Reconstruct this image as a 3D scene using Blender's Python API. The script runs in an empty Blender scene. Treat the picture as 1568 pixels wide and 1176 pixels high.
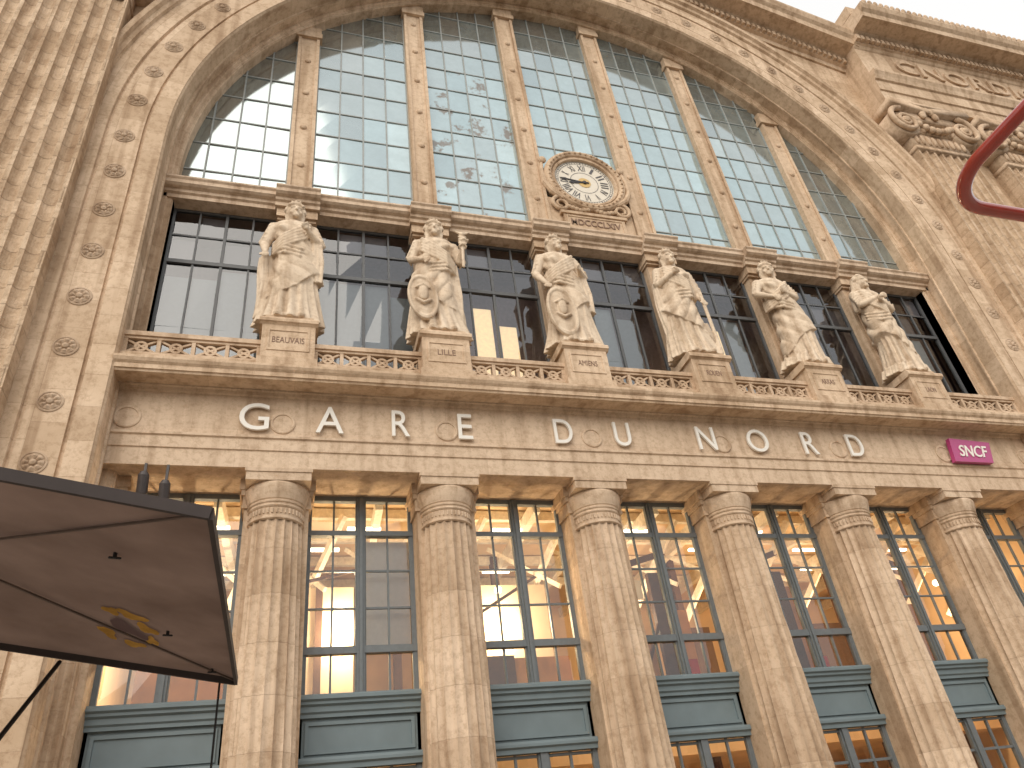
import bpy, math, random
import numpy as np
from mathutils import Vector, Matrix
random.seed(7)
rng=np.random.RandomState(5)
scene=bpy.context.scene
COL=scene.collection
S=4.5
XS=[(k-2.5)*S for k in range(6)]
ZC=22.6
sin,cos,pi=math.sin,math.cos,math.pi

# ---------------------------------------------------------------- helpers
def empty(name,loc=(0,0,0)):
    o=bpy.data.objects.new(name,None);COL.objects.link(o);o.location=loc;return o
class MB:
    def __init__(s): s.v=[];s.f=[];s.uv=[];s.c=[]
    def add(s,v,f,uv=None,col=None):
        n=len(s.v); s.v.extend([tuple(p) for p in v])
        for i,q in enumerate(f):
            s.f.append([n+a for a in q]); s.uv.append(uv[i] if uv else None); s.c.append(col)
    def box(s,x0,x1,y0,y1,z0,z1,col=None):
        v=[(x0,y0,z0),(x1,y0,z0),(x1,y1,z0),(x0,y1,z0),(x0,y0,z1),(x1,y0,z1),(x1,y1,z1),(x0,y1,z1)]
        s.add(v,[(0,1,5,4),(1,2,6,5),(2,3,7,6),(3,0,4,7),(4,5,6,7),(3,2,1,0)],None,col)
    def obox(s,c,size,M,col=None):
        v=[]
        for a in (-.5,.5):
            for b in (-.5,.5):
                for d in (-.5,.5):
                    v.append(tuple(Vector(c)+M@Vector((a*size[0],b*size[1],d*size[2]))))
        s.add(v,[(0,1,3,2),(4,6,7,5),(0,4,5,1),(2,3,7,6),(0,2,6,4),(1,5,7,3)],None,col)
    def beam(s,a,b,w,h):
        a=Vector(a);b=Vector(b);d=b-a
        M=d.to_track_quat('X','Z').to_matrix()
        s.obox((a+b)/2,(d.length,w,h),M)
    def profx(s,prof,x0,x1,slope=0.0,caps=True,closed=True):
        n=len(prof);v=[(x0,y,z+slope*x0) for y,z in prof]+[(x1,y,z+slope*x1) for y,z in prof]
        f=[(i,(i+1)%n,n+(i+1)%n,n+i) for i in range(n if closed else n-1)]
        if caps: f+= [tuple(range(n-1,-1,-1)),tuple(range(n,2*n))]
        s.add(v,f)
    def profz(s,prof,z0,z1,caps=True):
        n=len(prof);v=[(x,y,z0) for x,y in prof]+[(x,y,z1) for x,y in prof]
        f=[(i,(i+1)%n,n+(i+1)%n,n+i) for i in range(n)]
        if caps: f+=[tuple(range(n-1,-1,-1)),tuple(range(n,2*n))]
        s.add(v,f)
    def lathe(s,prof,cx,cy,n=48):
        v=[];m=len(prof)
        for i in range(n):
            a=2*pi*i/n
            for r,z in prof: v.append((cx+r*cos(a),cy+r*sin(a),z))
        f=[]
        for i in range(n):
            j=(i+1)%n
            for k in range(m-1): f.append((i*m+k,j*m+k,j*m+k+1,i*m+k+1))
        s.add(v,f)
    def lathey(s,prof,cx,cz,n=40):
        v=[];m=len(prof)
        for i in range(n):
            a=2*pi*i/n
            for r,y in prof: v.append((cx+r*cos(a),y,cz+r*sin(a)))
        f=[]
        for i in range(n):
            j=(i+1)%n
            for k in range(m-1): f.append((i*m+k,j*m+k,j*m+k+1,i*m+k+1))
        s.add(v,f)
    def loft(s,rings,cap=True):
        n=len(rings[0]);v=[p for r in rings for p in r];f=[]
        for i in range(len(rings)-1):
            for j in range(n):
                k=(j+1)%n;f.append((i*n+j,i*n+k,(i+1)*n+k,(i+1)*n+j))
        if cap:
            for ri,fl in ((0,True),(len(rings)-1,False)):
                c=np.mean(np.array(rings[ri]),axis=0);v.append(tuple(c));ci=len(v)-1
                for j in range(n):
                    k=(j+1)%n
                    f.append((ci,ri*n+k,ri*n+j) if fl else (ci,ri*n+j,ri*n+k))
        s.add(v,f)
    def tube(s,pts,rad,n=10,flat=1.0):
        pts=[Vector(p) for p in pts]
        if not hasattr(rad,'__len__'): rad=[rad]*len(pts)
        rings=[];up=None
        for i,p in enumerate(pts):
            d=(pts[min(i+1,len(pts)-1)]-pts[max(i-1,0)]).normalized()
            if up is None:
                up=Vector((0,0,1)) if abs(d.z)<.9 else Vector((0,1,0))
            a=d.cross(up).normalized();b=a.cross(d).normalized();up=b
            def ring(c,r): return [tuple(c+a*(r*cos(2*pi*k/n))+b*(r*flat*sin(2*pi*k/n))) for k in range(n)]
            if i==0: rings.append(ring(p-d*rad[0]*.7,rad[0]*.55))
            rings.append(ring(p,rad[i]))
            if i==len(pts)-1: rings.append(ring(p+d*rad[i]*.7,rad[i]*.55))
        s.loft(rings)
    def ell(s,c,r,n=20,m=12):
        rings=[]
        for i in range(1,m):
            ph=-pi/2+pi*i/m
            rings.append([(c[0]+r[0]*cos(ph)*cos(2*pi*k/n),c[1]+r[1]*cos(ph)*sin(2*pi*k/n),c[2]+r[2]*sin(ph)) for k in range(n)])
        s.loft(rings)
    def build(s,name,mat,parent=None,smooth=False):
        me=bpy.data.meshes.new(name)
        me.from_pydata(s.v,[],s.f);me.update()
        uvl=me.uv_layers.new(name="UVMap")
        co=np.array(s.v,dtype=float)
        nl=len(me.loops);uvs=np.zeros((nl,2));cols=np.ones((nl,4))
        anyc=any(c is not None for c in s.c)
        li=0
        nor=np.zeros(len(me.polygons)*3);me.polygons.foreach_get('normal',nor);nor=nor.reshape(-1,3)
        for i,q in enumerate(s.f):
            k=len(q)
            if s.uv[i] is not None: uvs[li:li+k]=s.uv[i]
            else:
                P=co[q];a=np.abs(nor[i])
                if a[1]>=a[0] and a[1]>=a[2]: uvs[li:li+k]=P[:,[0,2]]
                elif a[0]>=a[2]: uvs[li:li+k]=P[:,[1,2]]
                else: uvs[li:li+k]=P[:,[0,1]]
            if s.c[i] is not None: cols[li:li+k,:3]=s.c[i]
            li+=k
        uvl.data.foreach_set('uv',uvs.ravel())
        if anyc:
            ca=me.color_attributes.new(name="Col",type='FLOAT_COLOR',domain='CORNER')
            ca.data.foreach_set('color',cols.ravel())
        if smooth: me.polygons.foreach_set('use_smooth',[True]*len(me.polygons))
        if mat: me.materials.append(mat)
        me.update()
        o=bpy.data.objects.new(name,me);COL.objects.link(o)
        if parent: o.parent=parent
        return o
def sweep_arch(mb,prof,z0=0.0,narc=96,R=16.5):
    path=[]
    for i in range(9): path.append(('L',z0+(ZC-z0)*i/8.0,z0+(ZC-z0)*i/8.0))
    for i in range(1,narc+1):
        path.append(('A',pi-pi*i/narc,ZC+R*pi*i/narc))
    for i in range(1,9): path.append(('R',ZC-(ZC-z0)*i/8.0,ZC+R*pi+(ZC-z0)*i/8.0))
    L=[0]
    for i in range(1,len(prof)): L.append(L[-1]+math.hypot(prof[i][0]-prof[i-1][0],prof[i][1]-prof[i-1][1]))
    v=[];m=len(prof)
    for k,t,sv in path:
        for r,y in prof:
            if k=='L': v.append((-r,y,t))
            elif k=='R': v.append((r,y,t))
            else: v.append((r*cos(t),y,ZC+r*sin(t)))
    f=[];uv=[]
    for i in range(len(path)-1):
        for j in range(m-1):
            f.append((i*m+j,(i+1)*m+j,(i+1)*m+j+1,i*m+j+1))
            a,b=path[i][2],path[i+1][2]
            uv.append([(a,L[j]),(b,L[j]),(b,L[j+1]),(a,L[j+1])])
    mb.add(v,f,uv)
# ---------------------------------------------------------------- materials
def newmat(name):
    m=bpy.data.materials.new(name);m.use_nodes=True;nt=m.node_tree
    for n in list(nt.nodes): nt.nodes.remove(n)
    out=nt.nodes.new('ShaderNodeOutputMaterial');return m,nt,out
def N(nt,t,**kw):
    n=nt.nodes.new(t)
    for k,v in kw.items(): setattr(n,k,v)
    return n
def mul(nt,a,b,fac=1.0,mode='MULTIPLY'):
    m=N(nt,'ShaderNodeMix',data_type='RGBA',blend_type=mode);m.inputs[0].default_value=fac
    nt.links.new(a,m.inputs[6])
    if isinstance(b,tuple): m.inputs[7].default_value=b
    else: nt.links.new(b,m.inputs[7])
    return m.outputs[2]
def ramp(nt,fac,p0,c0,p1,c1):
    r=N(nt,'ShaderNodeValToRGB');e=r.color_ramp.elements
    e[0].position=p0;e[0].color=(*c0,1);e[1].position=p1;e[1].color=(*c1,1)
    nt.links.new(fac,r.inputs[0]);return r.outputs[0]
def stone(name,col,bw=None,bh=None,vary=1.0,rough=.85,bump=.4,streak=1.0,mort=.012,joint=.68,pit=5.0,bd=.035):
    m,nt,out=newmat(name);L=nt.links.new
    tc=N(nt,'ShaderNodeTexCoord')
    rgb=N(nt,'ShaderNodeRGB');rgb.outputs[0].default_value=(*col,1);c=rgb.outputs[0]
    n1=N(nt,'ShaderNodeTexNoise');n1.inputs['Scale'].default_value=.5;n1.inputs['Detail'].default_value=4;n1.inputs['Roughness'].default_value=.65
    L(tc.outputs['Object'],n1.inputs[0])
    c=mul(nt,c,ramp(nt,n1.outputs[0],.34,(.82,.77,.71),.62,(1.08,1.08,1.08)),.75*vary)
    mp=N(nt,'ShaderNodeMapping');mp.inputs['Scale'].default_value=(2.6,2.6,.17);L(tc.outputs['Object'],mp.inputs[0])
    n2=N(nt,'ShaderNodeTexNoise');n2.inputs['Scale'].default_value=1.0;n2.inputs['Detail'].default_value=5
    L(mp.outputs[0],n2.inputs[0])
    c=mul(nt,c,ramp(nt,n2.outputs[0],.36,(.56,.48,.41),.51,(1.05,1.05,1.05)),.55*streak)
    n3=N(nt,'ShaderNodeTexNoise');n3.inputs['Scale'].default_value=pit;n3.inputs['Detail'].default_value=5;n3.inputs['Roughness'].default_value=.78
    L(tc.outputs['Object'],n3.inputs[0])
    c=mul(nt,c,ramp(nt,n3.outputs[0],.38,(.66,.59,.52),.53,(1.06,1.06,1.06)),.5)
    h=n3.outputs[0]
    if bw:
        b=N(nt,'ShaderNodeTexBrick');b.inputs['Scale'].default_value=1
        b.inputs['Color1'].default_value=(.80,.75,.69,1);b.inputs['Color2'].default_value=(1.14,1.14,1.13,1);b.inputs['Mortar'].default_value=(joint,joint*.92,joint*.85,1)
        b.inputs['Mortar Size'].default_value=mort;b.inputs['Mortar Smooth'].default_value=.3
        b.inputs['Brick Width'].default_value=bw;b.inputs['Row Height'].default_value=bh
        L(tc.outputs['UV'],b.inputs[0]);c=mul(nt,c,b.outputs[0],.7*vary)
        ma=N(nt,'ShaderNodeMath',operation='MULTIPLY_ADD');L(b.outputs['Fac'],ma.inputs[0]);ma.inputs[1].default_value=-.9;L(h,ma.inputs[2]);h=ma.outputs[0]
    bs=N(nt,'ShaderNodeBsdfPrincipled');L(c,bs.inputs['Base Color']);bs.inputs['Roughness'].default_value=rough
    bs.inputs['Specular IOR Level'].default_value=.2
    bp=N(nt,'ShaderNodeBump');bp.inputs['Strength'].default_value=bump;bp.inputs['Distance'].default_value=bd;L(h,bp.inputs['Height']);L(bp.outputs[0],bs.inputs['Normal'])
    L(bs.outputs[0],out.inputs[0]);return m
def simple(name,col,rough=.6,metal=0,noise=.25,scale=8,emit=None,es=0,vcol=False,coat=0):
    m,nt,out=newmat(name);L=nt.links.new
    tc=N(nt,'ShaderNodeTexCoord');n=N(nt,'ShaderNodeTexNoise');n.inputs['Scale'].default_value=scale;n.inputs['Detail'].default_value=3
    L(tc.outputs['Object'],n.inputs[0])
    if vcol:
        a=N(nt,'ShaderNodeVertexColor',layer_name="Col");c=a.outputs[0]
    else:
        r=N(nt,'ShaderNodeRGB');r.outputs[0].default_value=(*col,1);c=r.outputs[0]
    c=mul(nt,c,ramp(nt,n.outputs[0],.3,(.6,.6,.6),.7,(1.15,1.15,1.15)),min(1,noise*2))
    bs=N(nt,'ShaderNodeBsdfPrincipled');L(c,bs.inputs['Base Color']);bs.inputs['Roughness'].default_value=rough;bs.inputs['Metallic'].default_value=metal
    bs.inputs['Coat Weight'].default_value=coat
    if emit:
        bs.inputs['Emission Color'].default_value=(*emit,1);bs.inputs['Emission Strength'].default_value=es
        try: m.cycles.emission_sampling='NONE'
        except Exception: pass
    L(bs.outputs[0],out.inputs[0]);return m
def glass_clear(name,tint=(.85,.88,.88),extra=.03,ior=1.6):
    m,nt,out=newmat(name);L=nt.links.new
    t=N(nt,'ShaderNodeBsdfTransparent');t.inputs[0].default_value=(*tint,1)
    g=N(nt,'ShaderNodeBsdfGlossy');g.inputs['Roughness'].default_value=.015;g.inputs[0].default_value=(.95,.97,1,1)
    fr=N(nt,'ShaderNodeFresnel');fr.inputs[0].default_value=ior
    ad=N(nt,'ShaderNodeMath',operation='ADD');L(fr.outputs[0],ad.inputs[0]);ad.inputs[1].default_value=extra;ad.use_clamp=True
    mx=N(nt,'ShaderNodeMixShader');L(ad.outputs[0],mx.inputs[0]);L(t.outputs[0],mx.inputs[1]);L(g.outputs[0],mx.inputs[2])
    L(mx.outputs[0],out.inputs[0]);return m
def glass_opaque(name):
    m,nt,out=newmat(name);L=nt.links.new
    a=N(nt,'ShaderNodeVertexColor',layer_name="Col");tc=N(nt,'ShaderNodeTexCoord')
    n=N(nt,'ShaderNodeTexNoise');n.inputs['Scale'].default_value=1.6;n.inputs['Detail'].default_value=5;n.inputs['Roughness'].default_value=.7
    L(tc.outputs['Object'],n.inputs[0])
    c=mul(nt,a.outputs[0],ramp(nt,n.outputs[0],.35,(.75,.75,.72),.65,(1.08,1.08,1.08)),.7)
    # rust / peeling film stains on some panes of the third bay
    sp=N(nt,'ShaderNodeSeparateXYZ');L(tc.outputs['Object'],sp.inputs[0])
    g1=N(nt,'ShaderNodeMath',operation='COMPARE');L(sp.outputs[0],g1.inputs[0]);g1.inputs[1].default_value=-4.5;g1.inputs[2].default_value=1.9
    g4=N(nt,'ShaderNodeMath',operation='COMPARE');L(sp.outputs[2],g4.inputs[0]);g4.inputs[1].default_value=27.2;g4.inputs[2].default_value=4.9
    n2=N(nt,'ShaderNodeTexNoise');n2.inputs['Scale'].default_value=.9;n2.inputs['Detail'].default_value=5;n2.inputs['Roughness'].default_value=.7;L(tc.outputs['Object'],n2.inputs[0])
    rp=ramp(nt,n2.outputs[0],.56,(0,0,0),.61,(.7,.7,.7))
    m1=N(nt,'ShaderNodeMath',operation='MULTIPLY');L(g1.outputs[0],m1.inputs[0]);L(rp,m1.inputs[1])
    m2=N(nt,'ShaderNodeMath',operation='MULTIPLY');L(m1.outputs[0],m2.inputs[0]);L(g4.outputs[0],m2.inputs[1])
    mm=N(nt,'ShaderNodeMix',data_type='RGBA');L(m2.outputs[0],mm.inputs[0]);L(c,mm.inputs[6]);mm.inputs[7].default_value=(.20,.115,.07,1)
    d=N(nt,'ShaderNodeBsdfDiffuse');L(mm.outputs[2],d.inputs[0])
    g=N(nt,'ShaderNodeBsdfGlossy');g.inputs['Roughness'].default_value=.07;g.inputs[0].default_value=(.86,.97,1,1)
    mx=N(nt,'ShaderNodeMixShader')
    iv=N(nt,'ShaderNodeMath',operation='MULTIPLY_ADD');L(m2.outputs[0],iv.inputs[0]);iv.inputs[1].default_value=-.36;iv.inputs[2].default_value=.37
    L(iv.outputs[0],mx.inputs[0]);L(d.outputs[0],mx.inputs[1]);L(g.outputs[0],mx.inputs[2]);L(mx.outputs[0],out.inputs[0]);return m
BASE=(.60,.465,.34)
M_wall=stone("limestone_blocks",BASE,1.35,.62)
M_arch=stone("limestone_voussoirs",(.61,.475,.35),.95,.78,joint=.74,mort=.01)
M_plain=stone("limestone_dressed",BASE,2.2,3.0,mort=.008,vary=.8,joint=.72)
M_col=stone("limestone_drums",(.61,.48,.36),7.0,1.15,mort=.009,vary=.9,joint=.7,bump=.55)
M_pil=stone("weathered_fluting",(.60,.465,.34),7.0,.62,mort=.012,vary=1.0,joint=.62,bump=1.0,pit=2.2,bd=.12)
M_ent=stone("limestone_frieze",(.63,.495,.37),2.25,1.38,vary=.5,mort=.006,joint=.74,streak=.75)
M_soff=stone("limestone_trim",(.57,.435,.315),vary=1.0)
M_stat=stone("statue_stone",(.67,.555,.43),vary=.7,streak=1.1,bump=.4)
M_letter=simple("letter_paint",(.82,.79,.73),.5,noise=.05)
M_frame=simple("window_frame_paint",(.150,.170,.182),.5,noise=.15)
M_frame2=simple("upper_frame_paint",(.11,.115,.12),.5,noise=.15)
M_teal=simple("panel_paint",(.165,.215,.235),.5,noise=.12,scale=2)
M_bar=simple("glazing_bar_paint",(.31,.33,.32),.5,noise=.2)
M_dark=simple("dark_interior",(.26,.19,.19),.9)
M_glass=glass_clear("window_glass")
M_glass2=glass_clear("upper_window_glass",(.78,.80,.82),.06)
M_gl=glass_opaque("station_glass")
M_room=simple("interior_plaster",(.80,.60,.38),.8,noise=.2,scale=.7)
M_beam=simple("interior_beam",(.84,.78,.66),.6)
M_wood=simple("interior_dark_wood",(.11,.055,.03),.6)
M_blind=simple("blind_fabric",(.5,.5,.48),.8,vcol=True,noise=.1)
M_lampw=simple("lamp_glow",(1,1,1),.5,emit=(1,.84,.60),es=5)
M_litb=simple("lit_blind",(.8,.6,.3),.8,emit=(1,.74,.42),es=.9)

station=empty("railway_station")
def B(mb,name,mat,smooth=False): return mb.build(name,mat,station,smooth)

# ---------------------------------------------------------------- arch
mb=MB()
prof=[(15.10,1.15),(15.10,.42),(15.16,.36),(15.26,.36),(15.30,.30),(15.40,.30),(15.40,-.05),(15.34,-.08),(15.34,-.14),(15.40,-.17),(15.40,-.80),(15.46,-.88),(16.00,-.88),(16.02,-.78),(16.09,-.78),(16.11,-.85),(17.05,-.85),(17.07,-.78),(17.14,-.78),(17.16,-.88),(17.72,-.88),(17.76,-1.0),(17.9,-1.04),(17.96,-1.18),(18.12,-1.22),(18.2,-1.12),(18.2,-.4)]
sweep_arch(mb,prof)
B(mb,"arch_surround",M_arch)
mb=MB()
def rosette(mb,cx,cz,y,R):
    n=48;a0=random.uniform(0,1)
    prof=[(1.0,0),(1.0,-.035),(.88,-.05),(.8,-.02),(.78,-.05),(.55,-.10),(.33,-.06),(.3,-.04),(.24,-.11),(.08,-.14)]
    v=[];m=len(prof)
    for i in range(n):
        a=2*pi*i/n
        for k,(r,d) in enumerate(prof):
            rr=r*R;dd=d*R*2.2
            if 4<=k<=6: dd*= .45+.75*abs(cos(4*a+a0))
            v.append((cx+rr*cos(a),y+dd,cz+rr*sin(a)))
    v.append((cx,y-.33*R,cz))
    f=[]
    for i in range(n):
        j=(i+1)%n
        for k in range(m-1): f.append((i*m+k,j*m+k,j*m+k+1,i*m+k+1))
        f.append((i*m+m-1,j*m+m-1,n*m))
    mb.add(v,f)
zs=[10.79+1.6613*k for k in range(-6,8)]
for z in zs:
    for s in (-1,1): rosette(mb,s*16.58,z,-.85,.30+random.uniform(-.01,.01))
na=31
for i in range(1,na):
    a=pi*i/na
    rosette(mb,16.58*cos(a),ZC+16.58*sin(a),-.85,.30+random.uniform(-.01,.01))
B(mb,"arch_rosettes",stone("rosette_stone",(.49,.375,.275)))
mb=MB();n=90
def rake(x): return 41.6-.3*abs(x)
xx=[-18+36*i/n for i in range(n+1)]
for i in range(n):
    x0,x1=xx[i],xx[i+1]
    c0=ZC+math.sqrt(max(0,18.0**2-x0*x0));c1=ZC+math.sqrt(max(0,18.0**2-x1*x1))
    mb.add([(x0,-.62,c0),(x1,-.62,c1),(x1,-.62,rake(x1)+1),(x0,-.62,rake(x0)+1)],[(0,1,2,3)])
for s in (-1,1):
    a,b=sorted((s*17.9,s*40)); mb.box(a,b,-.6,1.5,0,38)
B(mb,"spandrel_wall",M_wall)
mb=MB()
for s in (-1,1):
    p=[(-.3,-.2),(-.72,-.2),(-.78,.05),(-.95,.1),(-.95,.5),(-1.0,.55),(-1.15,.62),(-1.9,.66),(-1.95,1.0),(-2.1,1.15),(-2.2,1.4),(-2.2,1.55),(-.3,1.7)]
    mb.profx([(y,z+rake(0)) for y,z in p],*( (0,17.2) if s>0 else (-17.2,0)),slope=-.3*s)
    for i in range(58):
        x=s*(.2+i*.29); z=rake(x)
        mb.box(x-.085,x+.085,-1.12,-.9,z+.14,z+.46)
B(mb,"raking_cornice",M_plain)
def fluted(x0,x1,yf,nf,yb):
    w=(x1-x0);fil=.12;fw=(w-fil*(nf+1))/nf;p=[(x0,yb),(x0,yf)]
    for i in range(nf):
        a=x0+fil+i*(fw+fil)
        for k in range(9):
            t=pi*k/8; p.append((a+fw/2-fw/2*cos(t),yf+.46*fw*sin(t)))
    p+=[(x1,yf),(x1,yb)]
    return p
mbp=MB();mbc=MB();mbe=MB();mbt=MB()
for s in (-1,1):
    for (a,b) in ((17.45,21.0),(23.2,26.75)):
        x0,x1=(a,b) if s>0 else (-b,-a)
        mbp.profz(fluted(x0,x1,-1.4,7,-.3),0.9,29.2)
        mbp.box(x0-.25,x1+.25,-1.65,-.3,0,.9)
        cx=(x0+x1)/2;hw=(x1-x0)/2
        mbc.box(x0-.03,x1+.03,-1.46,-.3,29.2,29.42)
        mbc.box(x0-.0,x1+.0,-1.42,-.3,29.42,30.5)
        for e_ in range(9):
            ex=x0+.3+(x1-x0-.6)*e_/8
            mbc.ell((ex,-1.5,30.75),(.17,.17,.26),10,8)
            mbc.ell((ex,-1.44,29.95),(.12,.1,.38),8,6)
        mbc.box(x0-.1,x1+.1,-1.5,-.3,30.5,30.95)
        mbc.box(x0-.45,x1+.45,-1.62,-.3,31.35,31.9)
        for vs in (-1,1):
            vx=cx+vs*(hw+.08);vz=30.95
            pts=[];rad=[]
            for i in range(60):
                t=i/59*2.6*2*pi;r=.98*math.exp(-.13*t)
                pts.append((vx+vs*r*sin(t),-1.74,vz+r*cos(t)));rad.append(.13*math.exp(-.07*t)+.03)
            mbc.tube(pts,rad,8)
            mbc.lathey([(.02,-1.66),(.9,-1.6),(.92,-.3)],vx,vz,28)
            mbc.ell((vx,-1.8,vz),(.2,.12,.2),14,10)
        for e_ in range(7):
            t=e_/6*2-1
            mbc.ell((cx+t*1.0,-1.66,30.95-.35*(1-t*t)),(.2,.17,.2),10,8)
        for e_ in range(5):
            aa=e_/4*pi
            mbc.ell((cx+.4*cos(aa),-1.72,31.75+.45*sin(aa)),(.2,.13,.28),10,8)
        ab=[(x0-.75,-2.0),(cx,-1.8),(x1+.75,-2.0),(x1+.6,-.3),(x0-.6,-.3)]
        mbc.profz(ab,31.95,32.35);mbc.box(x0-.55,x1+.55,-1.85,-.3,32.35,32.55)
    e0,e1=(16.9,40) if s>0 else (-40,-16.9)
    P=[(-.3,32.56),(-1.72,32.56),(-1.72,33.3),(-1.8,33.33),(-1.8,34.1),(-1.9,34.14),(-1.98,34.4),(-2.08,34.6),(-2.08,34.75),(-1.75,34.8),(-1.75,37.0),(-1.82,37.06),(-1.9,37.2),(-2.0,37.25),(-2.0,37.7),(-2.15,37.8),(-2.3,37.86),(-2.3,37.9),(-3.1,37.96),(-3.14,38.3),(-3.3,38.45),(-3.4,38.7),(-3.4,38.85),(-.3,39.0)]
    mbe.profx(P,e0,e1)
    for i in range(70):
        x=s*(17.05+i*.33)
        mbt.box(x-.1,x+.1,-2.22,-1.98,37.32,37.68)
    for i in range(60):
        x=s*(17.2+i*.38)
        mbt.ell((x,-3.36,38.95),(.13,.1,.2),8,6)
    mbe.box(min(e0,e1),max(e0,e1),-2.6,-1,38.95,39.7)
    for i in range(8):
        x=s*(19.0+i*2.4)
        mbt.box(x-.5,x+.5,-2.9,-1.6,39.65,40.0)
        for q in range(5):
            aq=pi*(q+.5)/5;mbt.ell((x+.3*cos(aq),-2.3,40.1+.35*sin(aq)),(.16+.0*q,.2,.3),8,6)
B(mbp,"giant_pilasters",M_pil);B(mbc,"ionic_capitals",M_soff,True);B(mbe,"upper_entablature",M_plain);B(mbt,"dentils_and_antefixes",M_soff)

# ---------------------------------------------------------------- arch window
def czarc(x,R): return ZC+math.sqrt(max(0,R*R-x*x))
mb=MB();studs=MB()
for x in XS:
    zt=czarc(x,15.18)
    mb.box(x-.43,x+.43,.62,1.05,21.8,zt)
    mb.box(x-.43,x-.30,.55,.62,21.8,zt);mb.box(x+.30,x+.43,.55,.62,21.8,zt)
    mb.box(x-.36,x+.36,.52,.61,22.0,22.5)
    mb.box(x-.52,x+.52,.47,1.0,zt-.75,zt-.45)
    mb.box(x-.48,x+.48,.50,1.0,zt-.45,zt)
    z=24.0
    while z<zt-1:
        studs.ell((x,.62,z),(.13,.09,.13),12,8);z+=2.15
B(mb,"arch_window_mullions",M_plain);B(studs,"mullion_studs",M_soff,True)
mbb=MB();mbg=MB()
edges=[-15.4]+XS+[15.4]
for i in range(7):
    x0=edges[i]+(.43 if i>0 else 0);x1=edges[i+1]-(.43 if i<6 else 0)
    if i==0: xs=[x1-.91*k for k in range(5)][::-1]
    elif i==6: xs=[x0+.91*k for k in range(5)]
    else: xs=[x0+(x1-x0)*k/4 for k in range(5)]
    for k,x in enumerate(xs):
        w=.028 if 0<k<4 else .05
        if abs(x)<15.3: mbb.box(x-w,x+w,.80,.86,21.8,min(czarc(x,15.3),40))
    zz=[21.8+1.45*k for k in range(12)]
    for k in range(len(zz)):
        z=zz[k]
        if k and math.hypot(min(abs(xs[0]),abs(xs[-1])),z-ZC)<15.2:
            hx=math.sqrt(max(0,15.4**2-(z-ZC)**2)) if z>ZC else 15.4
            a=max(xs[0],-hx);b=min(xs[-1],hx)
            if b>a: mbb.box(a,b,.806,.85,z-.026,z+.026)
        for j in range(4):
            a,b=xs[j],xs[j+1]
            if z>ZC and math.hypot(min(abs(a),abs(b)),z-ZC)>15.4: continue
            t=[rng.uniform(-.009,.009) for _ in range(4)]
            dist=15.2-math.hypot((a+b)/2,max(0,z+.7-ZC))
            g=rng.uniform(.85,1.12)*(.45+.68*min(1,max(0,dist)/6.0));q=rng.uniform(-.02,.02)  # pane colour darkens and greys towards the arch, painting in the reflected soffit
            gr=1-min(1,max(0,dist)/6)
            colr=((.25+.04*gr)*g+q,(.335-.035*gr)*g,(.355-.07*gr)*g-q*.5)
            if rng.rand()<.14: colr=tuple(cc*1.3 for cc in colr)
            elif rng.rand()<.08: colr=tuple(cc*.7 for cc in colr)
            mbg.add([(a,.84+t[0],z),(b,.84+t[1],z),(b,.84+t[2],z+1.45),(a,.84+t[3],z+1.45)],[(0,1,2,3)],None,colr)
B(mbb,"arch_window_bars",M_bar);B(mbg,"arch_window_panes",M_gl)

# ---------------------------------------------------------------- ledge
mb=MB()
def ledge(x0,x1,o):
    mb.profx([(1.0,21.2),(.3+o,21.2),(.3+o,21.36),(.22+o,21.4),(.2+o,21.5),(.08+o,21.54),(.0+o,21.6),(.0+o,21.74),(-.06+o,21.8),(-.06+o,21.86),(.3+o,21.9),(1.0,21.92)],x0,x1)
e=[-15.4]+XS+[15.4]
for i in range(7):
    ledge(e[i]+(.72 if i>0 else 0),e[i+1]-(.72 if i<6 else 0),0.0)
for x in XS: ledge(x-.72,x+.72,-.22)
B(mb,"window_ledge",stone("ledge_stone",(.60,.475,.36)))
mb=MB()
for x in XS:
    mb.box(x-.55,x+.55,.42,1.0,13.9,21.21)
    mb.box(x-.36,x+.36,.36,.43,14.2,20.6)
    mb.box(x-.62,x+.62,.3,1.0,20.75,20.85);mb.box(x-.66,x+.66,.2,1.0,20.85,21.2)
for s in (-1,1):
    a,b=sorted((s*15.4,s*15.1));mb.box(a,b,.42,1.0,13.9,21.2)
B(mb,"upper_piers",M_plain)
mbf=MB();mbg=MB();mbl=MB();mbli=MB()
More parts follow.
